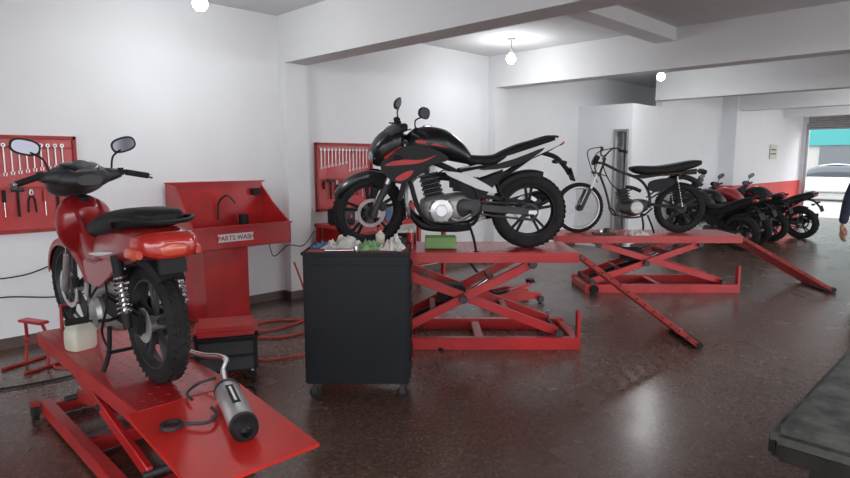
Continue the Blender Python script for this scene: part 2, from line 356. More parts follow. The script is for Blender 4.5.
# ------------------------------------------------------------ naked street motorcycle
def street_bike(name,loc,rot,lean,steer,body=BLK,accent=REDG,panel=WHP):
    t=Thing(name,loc,rot,lean);Rw=.31;FX=1.35
    wheel(t,(0,0,Rw),Rw,.13,'alloy',BLM,GRY,-1,pre='rear_wheel')
    t.M=steerM(1.05,.85,steer)
    wheel(t,(FX,0,Rw),Rw,.105,'alloy',BLM,GRY,1,pre='front_wheel')
    for s in(1,-1):
        t.cyl('fork_lower',GRY,(FX,s*.085,.29),(1.225,s*.085,.56),.028)
        t.cyl('fork_tube',STL,(1.235,s*.085,.54),(1.065,s*.085,.92),.021)
    t.box('triple_clamp',GRY,(1.07,0,.9),(.07,.24,.03),rot=(0,rad(-25),0));t.box('triple_clamp',GRY,(1.13,0,.76),(.07,.24,.04),rot=(0,rad(-25),0))
    t.fender('front_fender',body,(FX,0,Rw),Rw+.03,30,132,.14)
    for s in(1,-1):t.plate('fender_bracket',body,[(1.38,.62),(1.30,.66),(1.2,.62),(1.23,.5),(1.29,.52)],s*.07,.012,bev=.003)
    t.tube('handlebar',BLM,[(1.0,-.36,1.00),(1.03,-.2,1.02),(1.06,-.08,.95),(1.06,.08,.95),(1.03,.2,1.02),(1.0,.36,1.00)],.012)
    for s in(1,-1):
        t.cyl('grip',RUB,(1.0,s*.37,1.00),(1.02,s*.25,1.015),.019)
        t.box('switchgear',BLM,(1.03,s*.22,1.02),(.045,.05,.04),bev=.01)
        t.tube('lever',GRY,[(1.05,s*.2,1.01),(1.08,s*.26,1.005),(1.06,s*.37,.99)],.007)
        mirror(t,s,1.03,.2,1.03,1.0,.31,1.165,turn=-55 if s>0 else -40)
        t.tube('indicator_stalk',BLM,[(1.16,s*.08,.8),(1.17,s*.18,.8)],.008,k=1)
        t.loft('indicator',BLM,[(1.15,.8,.02,.012),(1.18,.8,.03,.022),(1.21,.8,.015,.012)],yc=s*.2,k=2,n=12)
    t.box('brake_reservoir',BLM,(1.06,-.17,1.05),(.05,.05,.04),bev=.01)
    t.loft('headlight_cowl',body,[(1.05,.86,.08,.10),(1.13,.87,.125,.14),(1.22,.845,.13,.135),(1.29,.81,.105,.11),(1.34,.785,.06,.06)],e=2.9)
    for s in(1,-1):t.plate('cowl_stripe',accent,[(1.27,.79),(1.20,.84),(1.12,.88),(1.16,.83),(1.22,.78)],s*.13,.012,bev=.003)
    t.loft('headlight_lens',HEAD,[(1.28,.79,.095,.07),(1.325,.78,.075,.05),(1.35,.775,.04,.03)],e=2.6)
    t.loft('fly_screen',GLS,[(1.08,1.0,.06,.03),(1.14,.98,.10,.05),(1.22,.93,.10,.05),(1.28,.88,.06,.03)],e=2.4)
    t.loft('instrument_pod',BLM,[(1.04,1.01,.05,.03),(1.1,1.0,.075,.035),(1.14,.99,.06,.03)],e=3)
    for y,r in((.1,.005),(-.12,.005),(.04,.004)):t.tube('brake_hose',BLM,[(1.05,y*1.6,1.02),(1.2,y,.95),(1.2,y*.9,.72),(1.18,y*.8,.55),(1.29,.09 if y>0 else -.09,.4)],r)
    t.M=Matrix.Identity(4)
    t.cyl('frame',BLM,(1.02,0,.93),(1.1,0,.74),.035)
    for s in(1,-1):
        t.tube('frame',BLM,[(1.05,s*.03,.85),(.9,s*.11,.76),(.62,s*.12,.64),(.46,s*.12,.5),(.42,s*.11,.3)],.022)
        t.tube('frame',BLM,[(1.08,s*.03,.76),(1.0,s*.09,.55),(.93,s*.11,.33),(.8,s*.11,.2),(.5,s*.11,.2),(.42,s*.11,.32)],.016)
        t.tube('frame',BLM,[(.6,s*.1,.65),(.3,s*.1,.71),(-.12,s*.08,.82)],.014)
        t.tube('frame',BLM,[(.44,s*.1,.45),(.2,s*.1,.62),(.0,s*.09,.76)],.012)
        t.beam('swingarm',GRY,(.44,s*.1,.35),(-.03,s*.1,.31),.03,.06)
        t.box('axle_adjuster',STL,(-.02,s*.118,.31),(.07,.01,.03))
        t.tube('footpeg',BLM,[(.5,s*.12,.32),(.5,s*.24,.32)],.012,k=1)
        t.tube('footpeg',BLM,[(.28,s*.1,.55),(.22,s*.12,.42),(.22,s*.22,.42)],.01,k=2)
        t.plate('heel_guard',GRY,[(.55,.38),(.48,.42),(.42,.40),(.44,.30),(.52,.28)],s*.135,.008,bev=.002)
    t.cyl('rear_shock',GRY,(.36,0,.36),(.5,0,.62),.022);t.spring('rear_shock',accent,(.36,0,.38),(.49,0,.6),.038,.007,7)
    t.loft('engine_case',ALU,[(.46,.36,.08,.07),(.55,.35,.125,.12),(.7,.33,.14,.125),(.85,.33,.12,.11),(.92,.34,.06,.06)],e=3.2)
    for s in(1,-1):
        t.lathe('engine_cover',STL,(.74,s*.13,.33),(0,s,0),[(.105,0),(.105,.025),(.09,.045),(.05,.052),(.045,.06),(0,.06)],28)
        t.lathe('engine_cover',GRY,(.55,s*.11,.35),(0,s,0),[(.075,0),(.075,.02),(.055,.035),(0,.037)],22)
        for a in range(6):
            q=a*math.pi/3;t.cyl('engine_bolt',CHR,(.74+.095*math.cos(q),s*.15,.33+.095*math.sin(q)),(.74+.095*math.cos(q),s*.172,.33+.095*math.sin(q)),.007,n=6)
    for i in range(11):
        z=.435+i*.018;x=.80+i*.005;t.box('engine_cylinder',GRY if i%2==0 else BLM,(x,0,z),(.17 if i%2==0 else .145,.19 if i%2==0 else .16,.010),rot=(0,rad(14),0),bev=.003)
    t.box('engine_head',ALU,(.87,0,.66),(.16,.2,.07),rot=(0,rad(14),0),bev=.015)
    t.lathe('head_cover',GRY,(.87,.1,.66),(0,1,0),[(.035,0),(.035,.01),(0,.014)],16)
    t.tube('spark_lead',BLM,[(.87,.12,.66),(.82,.15,.62),(.72,.12,.66)],.006)
    t.box('radiator',BLM,(1.06,0,.52),(.04,.2,.24),rot=(0,rad(-14),0))
    t.box('airbox',BLM,(.55,0,.56),(.24,.2,.16),bev=.03)
    t.tube('carburettor',BLM,[(.8,0,.6),(.7,.0,.6),(.6,0,.58)],.035)
    t.tube('exhaust_pipe',STL,[(.95,-.04,.6),(1.04,-.06,.48),(1.0,-.08,.26),(.86,-.09,.165),(.55,-.12,.17),(.35,-.16,.24)],.019)
    t.loft('muffler',BLM,[(.36,.25,.035,.035),(.28,.28,.055,.06),(.0,.37,.06,.065),(-.2,.43,.05,.055),(-.23,.44,.035,.04)],yc=-.2)
    t.loft('belly_cowl',BLS,[(1.0,.3,.08,.05),(.9,.2,.11,.05),(.65,.165,.1,.035),(.5,.17,.06,.03)])
    t.box('chain_guard',BLM,(.22,.11,.42),(.36,.03,.03),rot=(0,rad(-8),0))
    t.tube('chain',GRY,[(.5,.09,.4),(.02,.085,.375)],.009,6,1);t.tube('chain',GRY,[(.5,.09,.3),(.02,.085,.245)],.009,6,1)
    t.lathe('rear_sprocket',GRY,(0,.085,Rw),(0,1,0),[(.055,-.003),(.075,-.003),(.075,.003),(.055,.003)],30,True)
    for i in range(5):
        a=i*2*math.pi/5;t.beam('rear_sprocket',GRY,(.02*math.cos(a),.085,Rw+.02*math.sin(a)),(.06*math.cos(a),.085,Rw+.06*math.sin(a)),.004,.012,up=(0,1,0))
    t.tube('gear_pedal',STL,[(.5,.15,.30),(.6,.17,.25),(.66,.18,.27)],.007)
    t.tube('kickstand',BLM,[(.52,.1,.24),(.48,.2,.12),(.46,.27,.012)],.011)
    t.box('kickstand',BLM,(.46,.275,.006),(.05,.04,.01))
    t.loft('fuel_tank',body,[(.50,.75,.09,.05),(.57,.80,.12,.09),(.70,.86,.155,.125),(.86,.885,.168,.13),(.98,.87,.14,.115),(1.07,.84,.07,.07)],e=2.5,n=32)
    t.lathe('fuel_cap',CHR,(.86,0,1.008),(.05,0,1),[(.04,0),(.04,.012),(.03,.018),(0,.018)],22)
    for s in(1,-1):
        t.plate('tank_shroud',BLS,[(1.24,.70),(1.15,.80),(1.0,.86),(.8,.83),(.68,.75),(.82,.70),(.95,.60),(1.08,.55),(1.18,.60)],s*.165,.035,bev=.012)
        t.plate('shroud_stripe',accent,[(1.205,.70),(1.08,.745),(.9,.745),(.78,.785),(.9,.725),(1.05,.705)],s*.184,.008,bev=.002)
        t.plate('shroud_stripe',accent,[(1.12,.59),(1.05,.64),(.97,.66),(1.0,.61),(1.07,.575)],s*.184,.008,bev=.002)
        t.plate('tank_stripe',accent,[(.95,.885),(.8,.86),(.68,.84),(.8,.88),(.92,.905)],s*.160,.014,bev=.002)
        t.plate('tail_panel',panel,[(.58,.66),(.42,.71),(.15,.79),(-.12,.88),(-.25,.92),(-.22,.865),(-.02,.77),(.2,.68),(.42,.605),(.54,.60)],0,.025,bev=.008,M=Matrix.Translation((0,s*.115,0))@Matrix.Rotation(rad(-s*3),4,'Z'))
        t.plate('side_panel',panel,[(.69,.65),(.54,.625),(.38,.55),(.28,.475),(.42,.50),(.56,.56),(.69,.62)],s*.14,.02,bev=.006)
        t.plate('side_panel_lower',BLM,[(.6,.6),(.42,.58),(.2,.66),(.3,.54),(.42,.42),(.56,.46)],s*.118,.02,bev=.006)
        t.plate('tail_accent',BLS,[(.44,.665),(.15,.75),(-.10,.845),(.0,.76),(.2,.68)],s*.130,.008,bev=.002)
        t.tube('indicator_stalk',BLM,[(-.24,s*.02,.72),(-.25,s*.12,.72)],.007,k=1)
        t.loft('indicator',BLM,[(-.22,.72,.02,.012),(-.25,.72,.03,.02),(-.28,.72,.015,.012)],yc=s*.14,k=2,n=12)
        t.tube('grab_rail',BLM,[(.08,s*.12,.84),(-.02,s*.14,.89),(-.15,s*.11,.93),(-.22,s*.05,.93)],.010)
    t.loft('seat',SEAT,[(.62,.77,.06,.03),(.48,.735,.11,.045),(.32,.735,.13,.045),(.23,.77,.12,.05),(.1,.83,.11,.045),(-.08,.885,.09,.035),(-.2,.91,.05,.012)],e=2.8)
    t.loft('tail_core',BLM,[(.5,.66,.07,.05),(.2,.72,.09,.05),(-.1,.82,.07,.04),(-.25,.88,.04,.02)])
    t.loft('tail_lamp',LENS,[(-.2,.87,.05,.025),(-.26,.88,.045,.022),(-.285,.885,.02,.01)],k=2)
    t.tube('plate_bracket',BLM,[(-.1,0,.8),(-.22,0,.76),(-.30,0,.68),(-.34,0,.62)],.02)
    t.box('licence_plate',BLM,(-.35,0,.62),(.01,.17,.12),rot=(0,rad(20),0))
    t.fender('rear_hugger',BLM,(0,0,Rw),Rw+.03,35,110,.13)
    return t.done()

# ------------------------------------------------------------ step-through underbone motorcycle
def underbone(name,loc,rot,lean,steer,body=REDP):
    t=Thing(name,loc,rot,lean);Rw=.29;FX=1.23
    wheel(t,(0,0,Rw),Rw,.10,'alloy',GRY,ALU,0,pre='rear_wheel')
    t.lathe('rear_brake_drum',ALU,(0,-.03,Rw),(0,-1,0),[(.07,0),(.07,.03),(.055,.042),(0,.045)],26)
    t.lathe('rear_sprocket',STL,(0,.06,Rw),(0,1,0),[(.03,-.003),(.085,-.003),(.085,.003),(.03,.003)],30,True)
    t.M=steerM(.98,.8,steer)
    wheel(t,(FX,0,Rw),Rw,.08,'alloy',GRY,ALU,1,pre='front_wheel')
    for s in(1,-1):
        t.cyl('fork_lower',ALU,(FX,s*.065,.28),(1.12,s*.065,.52),.021);t.cyl('fork_tube',CHR,(1.13,s*.065,.5),(1.05,s*.065,.68),.014)
    t.fender('front_fender',body,(FX,0,Rw),Rw+.028,15,165,.13)
    t.tube('handlebar',GRY,[(.88,-.34,.97),(.94,-.2,1.0),(.99,0,1.0),(.94,.2,1.0),(.88,.34,.97)],.011)
    t.loft('handlebar_cowl',GRY,[(.84,.965,.07,.03),(.90,.975,.14,.055),(.98,.98,.17,.075),(1.06,.96,.16,.09),(1.13,.93,.12,.07),(1.17,.91,.06,.035)],e=2.5)
    t.loft('cowl_ear',GRY,[(.10,.98,.05,.05),(.16,.985,.045,.04),(.22,.99,.03,.025)],axis='y',yc=.95);t.loft('cowl_ear',GRY,[(-.22,.99,.03,.025),(-.16,.985,.045,.04),(-.10,.98,.05,.05)],axis='y',yc=.95)
    t.loft('headlight_lens',HEAD,[(1.10,.93,.12,.065),(1.17,.915,.09,.045),(1.19,.91,.04,.02)])
    t.loft('instrument_panel',BLK,[(.87,1.01,.06,.018),(.93,1.035,.10,.022),(1.0,1.05,.1,.02),(1.05,1.04,.06,.012)],e=3)
    t.lathe('speedometer',GLS,(.935,0,1.05),(-.5,0,1),[(.045,0),(.045,.01),(0,.012)],22)
    for s in(1,-1):
        t.cyl('grip',RUB,(.875,s*.36,.965),(.92,s*.24,.995),.018)
        t.cyl('bar_end',CHR,(.873,s*.362,.965),(.866,s*.38,.96),.016)
        t.box('switchgear',BLM,(.935,s*.22,1.0),(.05,.05,.045),bev=.012)
        t.tube('lever',CHR,[(.96,s*.2,1.0),(.99,s*.26,.99),(.945,s*.37,.96)],.006)
        mirror(t,s,.94,.17,1.02,.96,.265,1.16)
    t.M=Matrix.Identity(4)
    t.cyl('frame',BLM,(.95,0,.87),(1.04,0,.66),.03)
    t.tube('frame',BLM,[(.98,0,.78),(.85,0,.6),(.68,0,.46),(.45,0,.45),(.3,0,.5)],.03)
    for s in(1,-1):
        t.tube('frame',BLM,[(.5,s*.03,.45),(.3,s*.1,.58),(0,s*.11,.63),(-.15,s*.09,.66)],.013)
        t.beam('swingarm',BLM,(.4,s*.085,.33),(-.03,s*.085,.29),.022,.045)
        t.cyl('shock_absorber',CHR,(.0,s*.135,.31),(.08,s*.135,.62),.01);t.cyl('shock_absorber',BLM,(.05,s*.135,.5),(.09,s*.135,.63),.026)
        t.cyl('shock_absorber',BLM,(-.005,s*.135,.29),(.012,s*.135,.36),.02)
        t.spring('shock_spring',CHR,(.012,s*.135,.36),(.055,s*.135,.54),.029,.006,8)
        t.tube('footpeg',CHR,[(.52,s*.06,.24),(.52,s*.25,.24)],.009,k=1);t.cyl('footpeg',RUB,(.52,s*.15,.24),(.52,s*.26,.24),.018)
        t.tube('footpeg',BLM,[(.3,s*.08,.36),(.2,s*.11,.3),(.2,s*.2,.3)],.009,k=2)
    t.box('chain_case',BLM,(.2,.085,.32),(.5,.035,.12),rot=(0,rad(-4),0),bev=.03)
    t.loft('engine_case',ALU,[(.3,.3,.06,.06),(.38,.28,.1,.1),(.5,.27,.11,.1),(.6,.28,.09,.085),(.66,.3,.06,.06)],e=3)
    for s in(1,-1):t.lathe('engine_cover',ALU,(.47,s*.09,.28),(0,s,0),[(.085,0),(.085,.03),(.065,.05),(0,.055)],26)
    for i in range(8):t.box('engine_cylinder',ALU if i%2==0 else BLM,(.66+i*.016,0,.31+i*.003),(.009,.15 if i%2==0 else .12,.15 if i%2==0 else .12),rot=(0,rad(-10),0),bev=.002)
    t.box('engine_head',ALU,(.82,0,.34),(.09,.13,.13),rot=(0,rad(-10),0),bev=.02)
    t.tube('gear_pedal',CHR,[(.45,.13,.24),(.6,.16,.22),(.68,.17,.24)],.007)
    t.tube('brake_rod',CHR,[(.45,-.12,.22),(.2,-.12,.2),(.0,-.1,.22)],.004,k=2)
    t.tube('wiring',BLM,[(.3,.12,.5),(.25,.14,.36),(.35,.14,.2),(.3,.12,.1)],.006);t.tube('wiring',BLM,[(.6,.1,.45),(.5,.14,.36),(.42,.13,.42),(.3,.12,.5)],.006)
    t.tube('centre_stand',BLM,[(.36,.1,.22),(.3,.13,.1),(.28,.17,.012)],.012);t.tube('centre_stand',BLM,[(.36,-.1,.22),(.3,-.13,.1),(.28,-.17,.012)],.012)
    t.tube('centre_stand',BLM,[(.3,-.13,.1),(.3,.13,.1)],.01,k=1)
    t.loft('tail_body',body,[(.66,.56,.06,.06),(.52,.60,.10,.10),(.35,.63,.125,.11),(.15,.66,.145,.10),(-.02,.685,.15,.085),(-.14,.695,.135,.075),(-.18,.70,.12,.06)],e=2.8)
    t.loft('seat',SEAT,[(.70,.67,.05,.02),(.6,.71,.10,.045),(.42,.74,.13,.06),(.24,.77,.14,.065),(.05,.80,.138,.055),(-.1,.815,.115,.045),(-.16,.815,.06,.015)],e=3)
    t.loft('tail_lamp',LENS,[(-.12,.70,.145,.055),(-.19,.70,.135,.062),(-.235,.69,.11,.055),(-.25,.685,.07,.035)],e=3)
    t.loft('tail_lamp_centre',LENS2,[(-.2,.69,.07,.035),(-.245,.68,.065,.032),(-.258,.68,.05,.022)],e=3,k=2)
    t.tube('grab_rail',BLM,[(.12,.13,.76),(.02,.165,.80),(-.12,.155,.81),(-.20,.07,.80),(-.20,-.07,.80),(-.12,-.155,.81),(.02,-.165,.80),(.12,-.13,.76)],.010)
    t.fender('rear_fender',BLM,(0,0,Rw+.03),Rw+.03,50,136,.17)
    t.box('plate_holder',BLM,(-.22,0,.60),(.015,.13,.07),rot=(0,rad(12),0))
    t.loft('leg_shield_centre',body,[(1.10,.66,.05,.13),(1.05,.70,.12,.17),(.98,.72,.15,.14),(.92,.74,.12,.09),(.88,.76,.06,.05)],e=2.6)
    for s in(1,-1):
        t.plate('leg_shield',body,[(1.06,.84),(.95,.88),(.86,.8),(.80,.62),(.68,.46),(.66,.36),(.78,.3),(.92,.34),(1.02,.5),(1.08,.68)],0,.02,bev=.006,M=Matrix.Translation((0,s*.175,0))@Matrix.Rotation(rad(s*10),4,'X')@Matrix.Translation((0,-s*.1,0)))
        t.plate('leg_shield_trim',BLM,[(.86,.78),(.84,.66),(.72,.46),(.70,.38),(.76,.36),(.82,.48),(.9,.66)],0,.024,bev=.004,M=Matrix.Translation((0,s*.183,0))@Matrix.Rotation(rad(s*10),4,'X')@Matrix.Translation((0,-s*.1,0)))
        t.plate('side_cover',body,[(.6,.55),(.4,.56),(.2,.6),(.1,.58),(.22,.5),(.4,.42),(.55,.44)],s*.12,.025,bev=.008)
        t.plate('side_decal',WHP,[(.46,.60),(.2,.635),(.1,.64),(.3,.605)],s*.146,.004,bev=.001)
        t.loft('indicator',LENS2,[(-.10,.66,.03,.03),(-.16,.66,.03,.03),(-.2,.66,.015,.02)],yc=s*.135,k=2,n=12)
    t.loft('tunnel_cover',body,[(.64,.52,.06,.09),(.74,.52,.06,.08),(.84,.6,.06,.08),(.93,.7,.06,.08)],e=2.6)
    return t.done()

# ------------------------------------------------------------ stripped motorcycle
def stripped_bike(name,loc,rot,lean,steer):
    t=Thing(name,loc,rot,lean);Rw=.30;FX=1.22
    wheel(t,(0,0,Rw),Rw,.08,'alloy',BLM,GRY,0,pre='rear_wheel')
    t.lathe('rear_brake_drum',GRY,(0,.02,Rw),(0,1,0),[(.06,0),(.06,.035),(0,.045)],24)
    t.M=steerM(.95,.85,steer)
    wheel(t,(FX,0,Rw),Rw,.062,'wire',STL,GRY,0,pre='front_wheel')
    for s in(1,-1):
        t.cyl('fork_lower',GRY,(FX,s*.07,.28),(1.11,s*.07,.54),.020);t.cyl('fork_tube',STL,(1.115,s*.07,.52),(.98,s*.07,.88),.014)
        t.cyl('grip',RUB,(.82,s*.35,.98),(.86,s*.24,1.0),.017)
    t.tube('handlebar',GRY,[(.82,-.35,.98),(.9,-.18,1.02),(.95,-.06,.93),(.95,.06,.93),(.9,.18,1.02),(.82,.35,.98)],.010)
    t.box('triple_clamp',RUST,(1.0,0,.84),(.05,.18,.025));t.box('triple_clamp',RUST,(1.03,0,.72),(.05,.18,.025))
    t.tube('cables',BLM,[(.9,.15,1.02),(1.08,.1,.95),(1.05,.04,.75),(.9,0,.68)],.006);t.tube('cables',BLM,[(.9,-.15,1.02),(1.1,-.1,.98),(1.1,0,.8),(1.0,0,.6)],.006)
    t.tube('cables',BLM,[(.9,.1,1.0),(1.0,.12,.85),(.86,.06,.6),(.7,.08,.5),(.55,.1,.55)],.007)
    t.loft('wire_bundle',BLM,[(1.0,.9,.03,.02),(1.04,.88,.05,.05),(1.08,.84,.03,.03)])
    t.M=Matrix.Identity(4)
    t.cyl('frame',RUST,(.93,0,.9),(1.0,0,.68),.025)
    t.tube('frame',RUST,[(.96,0,.84),(.75,0,.74),(.5,0,.64),(.38,0,.48),(.36,0,.3)],.018)
    t.tube('frame',RUST,[(.99,0,.72),(.9,0,.5),(.84,0,.28)],.014)
    for s in(1,-1):
        t.tube('frame',RUST,[(.84,s*.05,.3),(.75,s*.1,.2),(.5,s*.1,.2),(.36,s*.08,.3)],.011)
        t.tube('frame',RUST,[(.5,s*.06,.66),(.25,s*.11,.7),(-.1,s*.11,.74),(-.22,s*.08,.76)],.011)
        t.tube('frame',RUST,[(.38,s*.07,.42),(.2,s*.11,.55),(.05,s*.11,.71)],.010)
        t.beam('swingarm',BLM,(.37,s*.075,.34),(-.03,s*.075,.30),.025,.035)
        t.cyl('shock_absorber',STL,(.02,s*.13,.32),(.1,s*.13,.68),.007);t.spring('shock_spring',BLM,(.03,s*.13,.38),(.09,s*.13,.62),.025,.006,8)
        t.tube('footpeg',BLM,[(.5,s*.1,.22),(.5,s*.25,.24)],.013,k=1)
        t.lathe('engine_cover',ALU,(.56,s*.08,.31),(0,s,0),[(.085,0),(.085,.03),(.07,.05),(0,.053)],24)
    t.loft('engine_case',GRY,[(.4,.33,.06,.06),(.48,.32,.1,.09),(.62,.3,.11,.09),(.74,.31,.07,.06)],e=3)
    for i in range(8):t.box('engine_cylinder',RUST if i%2==0 else BLM,(.67+i*.006,0,.39+i*.018),(.13 if i%2==0 else .10,.14 if i%2==0 else .11,.010),rot=(0,rad(15),0),bev=.002)
    t.tube('intake',BLM,[(.66,0,.55),(.58,0,.54),(.48,0,.50)],.022)
    t.loft('seat',SEAT,[(.62,.77,.06,.02),(.52,.755,.11,.05),(.3,.75,.13,.055),(.12,.775,.13,.055),(-.1,.82,.12,.05),(-.2,.84,.09,.03)],e=3.4)
    t.box('seat_base',BLM,(.2,0,.70),(.7,.18,.025),rot=(0,rad(3),0))
    t.fender('rear_fender',BLM,(0,0,Rw+.03),Rw+.06,60,135,.15)
    t.loft('tail_lamp',BLM,[(-.22,.74,.05,.03),(-.28,.73,.045,.03),(-.30,.73,.02,.02)],k=2)
    t.plate('side_cover',BLM,[(.42,.62),(.2,.66),(.12,.6),(.3,.5),(.42,.52)],.12,.02)
    t.tube('centre_stand',BLM,[(.42,.1,.22),(.38,.14,.1),(.36,.18,.012)],.012);t.tube('centre_stand',BLM,[(.42,-.1,.22),(.38,-.14,.1),(.36,-.18,.012)],.012)
    return t.done()

# ------------------------------------------------------------ scissor lift
def lift(name,loc,rot,L,Wd,z,bx0,bx1,arms,ramp=None,th=.085):
    t=Thing(name,loc,rot)
    t.box('platform',RED,(L/2,Wd/2,z-.012),(L,Wd,.024),bev=.004)
    for y in(.02,Wd-.02):t.box('platform',RED,(L/2,y,z-th/2-.01),(L,.035,th-.02),bev=.006)
    for x in(.02,L*.33,L*.66,L-.02):t.box('platform',REDD,(x,Wd/2,z-th/2-.015),(.04,Wd-.08,th-.035))
    n=int(L/.06)
    for i in range(n):
        for j in range(8):
            t.box('tread_studs',RED,(.03+i*(L-.06)/n+(j%2)*.02,.06+j*(Wd-.12)/7,z+.0005),(.018,.005,.003),rot=(0,0,rad(45 if (i+j)%2 else -45)),bev=0)
    for y in(.03,Wd-.03):t.box('base_frame',RED,((bx0+bx1)/2,y,.05),(bx1-bx0,.06,.1),bev=.005)
    for x in(bx0+.03,bx1-.03,(bx0+bx1)/2):t.box('base_frame',RED,(x,Wd/2,.045),(.07,Wd-.05,.08),bev=.005)
    t.box('base_frame',RED,(bx1-.015,.04,.17),(.03,.07,.3))
    a,b,c,d=arms
    zt=z-th-.02;zb=.12
    for y in(.09,Wd-.09):
        t.beam('scissor_arm',RED,(a,y,zb),(d,y,zt),.03,.075)
    for y in(.13,Wd-.13):
        t.beam('scissor_arm_inner',RED,(b,y,zb),(c,y,zt),.03,.075)
    for x,zz in((a,zb),(b,zb),(c,zt),(d,zt),((a+d)/2,(zb+zt)/2)):
        t.cyl('pivot_shaft',GRY,(x,.05,zz),(x,Wd-.05,zz),.018)
        for y in(.045,Wd-.045):t.cyl('pivot_roller',GRY,(x,y-.018,zz),(x,y+.018,zz),.035)
    for f in(.28,.72):
        t.beam('cross_brace',REDD,(a+(d-a)*f,.09,zb+(zt-zb)*f),(a+(d-a)*f,Wd-.09,zb+(zt-zb)*f),.05,.05,up=(1,0,0))
        t.beam('cross_brace',REDD,(b+(c-b)*f,.13,zb+(zt-zb)*f),(b+(c-b)*f,Wd-.13,zb+(zt-zb)*f),.05,.05,up=(1,0,0))
    t.cyl('hydraulic_cylinder',BLM,(a+.05,Wd/2,.12),(a+(d-a)*.5,Wd/2,zb+(zt-zb)*.42),.05)
    t.cyl('hydraulic_rod',CHR,(a+(d-a)*.48,Wd/2,zb+(zt-zb)*.40),(a+(d-a)*.72,Wd/2,zb+(zt-zb)*.72),.02)
    t.box('pump_unit',BLM,(a+(d-a)*.42,Wd*.45,.42),(.24,.18,.15),bev=.02)
    t.tube('hydraulic_hose',BLM,[(a+.1,Wd/2,.15),(a+.05,Wd*.3,.3),(a+.2,Wd*.2,.2),(a+.3,.1,.03),(a+.4,-.05,.012)],.009)
    for x in(bx0+.1,):
        for y in(-.03,Wd+.03):
            t.cyl('caster_wheel',RUB,(x,y-.02,.05),(x,y+.02,.05),.05)
    if ramp:
        x1=ramp
        p0=(L+.01,0,z-.03);p1=(x1,0,.02)
        for y in(.03,Wd-.05):
            t.beam('ramp_rail',REDD,(p0[0],y,p0[2]),(p1[0],y,p1[2]),.03,.04)
        for i in range(17):
            f=(i+.5)/17;x=p0[0]+(p1[0]-p0[0])*f;zz=p0[2]+(p1[2]-p0[2])*f
            t.beam('ramp_rung',REDD,(x,.03,zz),(x,Wd-.05,zz),.024,.03,up=(1,0,0),bev=.003)
        for i in range(14):
            f=(i+.5)/14;x=p0[0]+(p1[0]-p0[0])*f;zz=p0[2]+(p1[2]-p0[2])*f
            t.cyl('ramp_bolt',BLM,(x,.008,zz),(x,.018,zz),.009,n=6)
        t.cyl('ramp_hinge',GRY,(L+.005,0,z-.03),(L+.005,Wd,z-.03),.014)
        t.cyl('ramp_foot',RUB,(x1,.01,.03),(x1,Wd-.03,.03),.028)
    return t.done()
RX=rad(-45)
lift('motorcycle_scissor_lift',W(-.87,4.78),RX,2.12,.66,.81,.5,2.15,(.62,1.98,.45,1.75),ramp=3.14)
lift('motorcycle_scissor_lift',W(1.53,6.91),RX,2.17,.66,.675,.35,2.17,(.45,2.0,.5,1.7),ramp=3.29)
street_bike('naked_motorcycle',W(.876,5.10,.813),rad(135),rad(-2),24)
stripped_bike('stripped_motorcycle',W(3.08,7.25,.678),rad(135),0,8)

Z0=.47
t0=Thing('low_motorcycle_lift',(1.34,2.63,0),rad(90))
L0=1.72;W0=.47
t0.box('platform',RED,(L0/2,W0/2,Z0-.012),(L0,W0,.024))
for y in(.02,W0-.02):t0.box('platform',RED,(L0/2,y,Z0-.05),(L0,.035,.08))
for x in(.3,.9,1.5):t0.box('platform',REDD,(x,W0/2,Z0-.045),(.04,W0-.08,.05))
n=26
for i in range(n):
    for j in range(7):t0.box('tread_studs',RED,(.04+i*(L0-.08)/n,.06+j*(W0-.12)/6,Z0+.0005),(.02,.005,.003),rot=(0,0,rad(45 if (i+j)%2 else -45)),bev=0)
for y in(.0,W0+.03):t0.box('base_frame',RED,(.75,y,.06),(1.5,.06,.08))
for x in(.06,.75,1.45):t0.box('base_frame',RED,(x,W0/2,.05),(.07,W0+.06,.07))
for y in(.07,W0-.07):t0.beam('scissor_arm',RED,(.1,y,.12),(1.35,y,Z0-.1),.03,.07)
for y in(.12,W0-.12):t0.beam('scissor_arm_inner',REDD,(1.35,y,.12),(.15,y,Z0-.1),.03,.07)
for x,z in((.1,.12),(1.35,.12),(.15,Z0-.1),(1.35,Z0-.1),(.74,.25)):t0.cyl('pivot_shaft',GRY,(x,.04,z),(x,W0-.04,z),.018)
t0.cyl('hydraulic_cylinder',BLM,(.3,W0/2,.13),(.95,W0/2,.32),.035)
for x in(.05,1.48):
    for y in(-.06,W0+.09):t0.cyl('caster_wheel',RUB,(x,y-.018,.045),(x,y+.018,.045),.045);t0.box('caster_bracket',REDD,(x,y,.09),(.05,.045,.03))
t0.plate('ramp_sheet',REDT,[(0.01,Z0-.003),(0.0,Z0-.02),(-.63,.375),(-.66,.375),(-.66,.39)],.25,.53,k=1,bev=.003)
for y in(.02,.47):t0.box('ramp_stiffener',REDD,(-.32,y,.408),(.6,.025,.03),rot=(0,rad(-7.1),0))
t0.tube('wheel_clamp',REDD,[(1.66,.14,Z0),(1.66,.14,Z0+.16),(1.66,.34,Z0+.16),(1.66,.34,Z0)],.012,k=1)
t0.done()
underbone('underbone_motorcycle',W(-1.31,2.85,Z0+.002),rad(91),0,6)

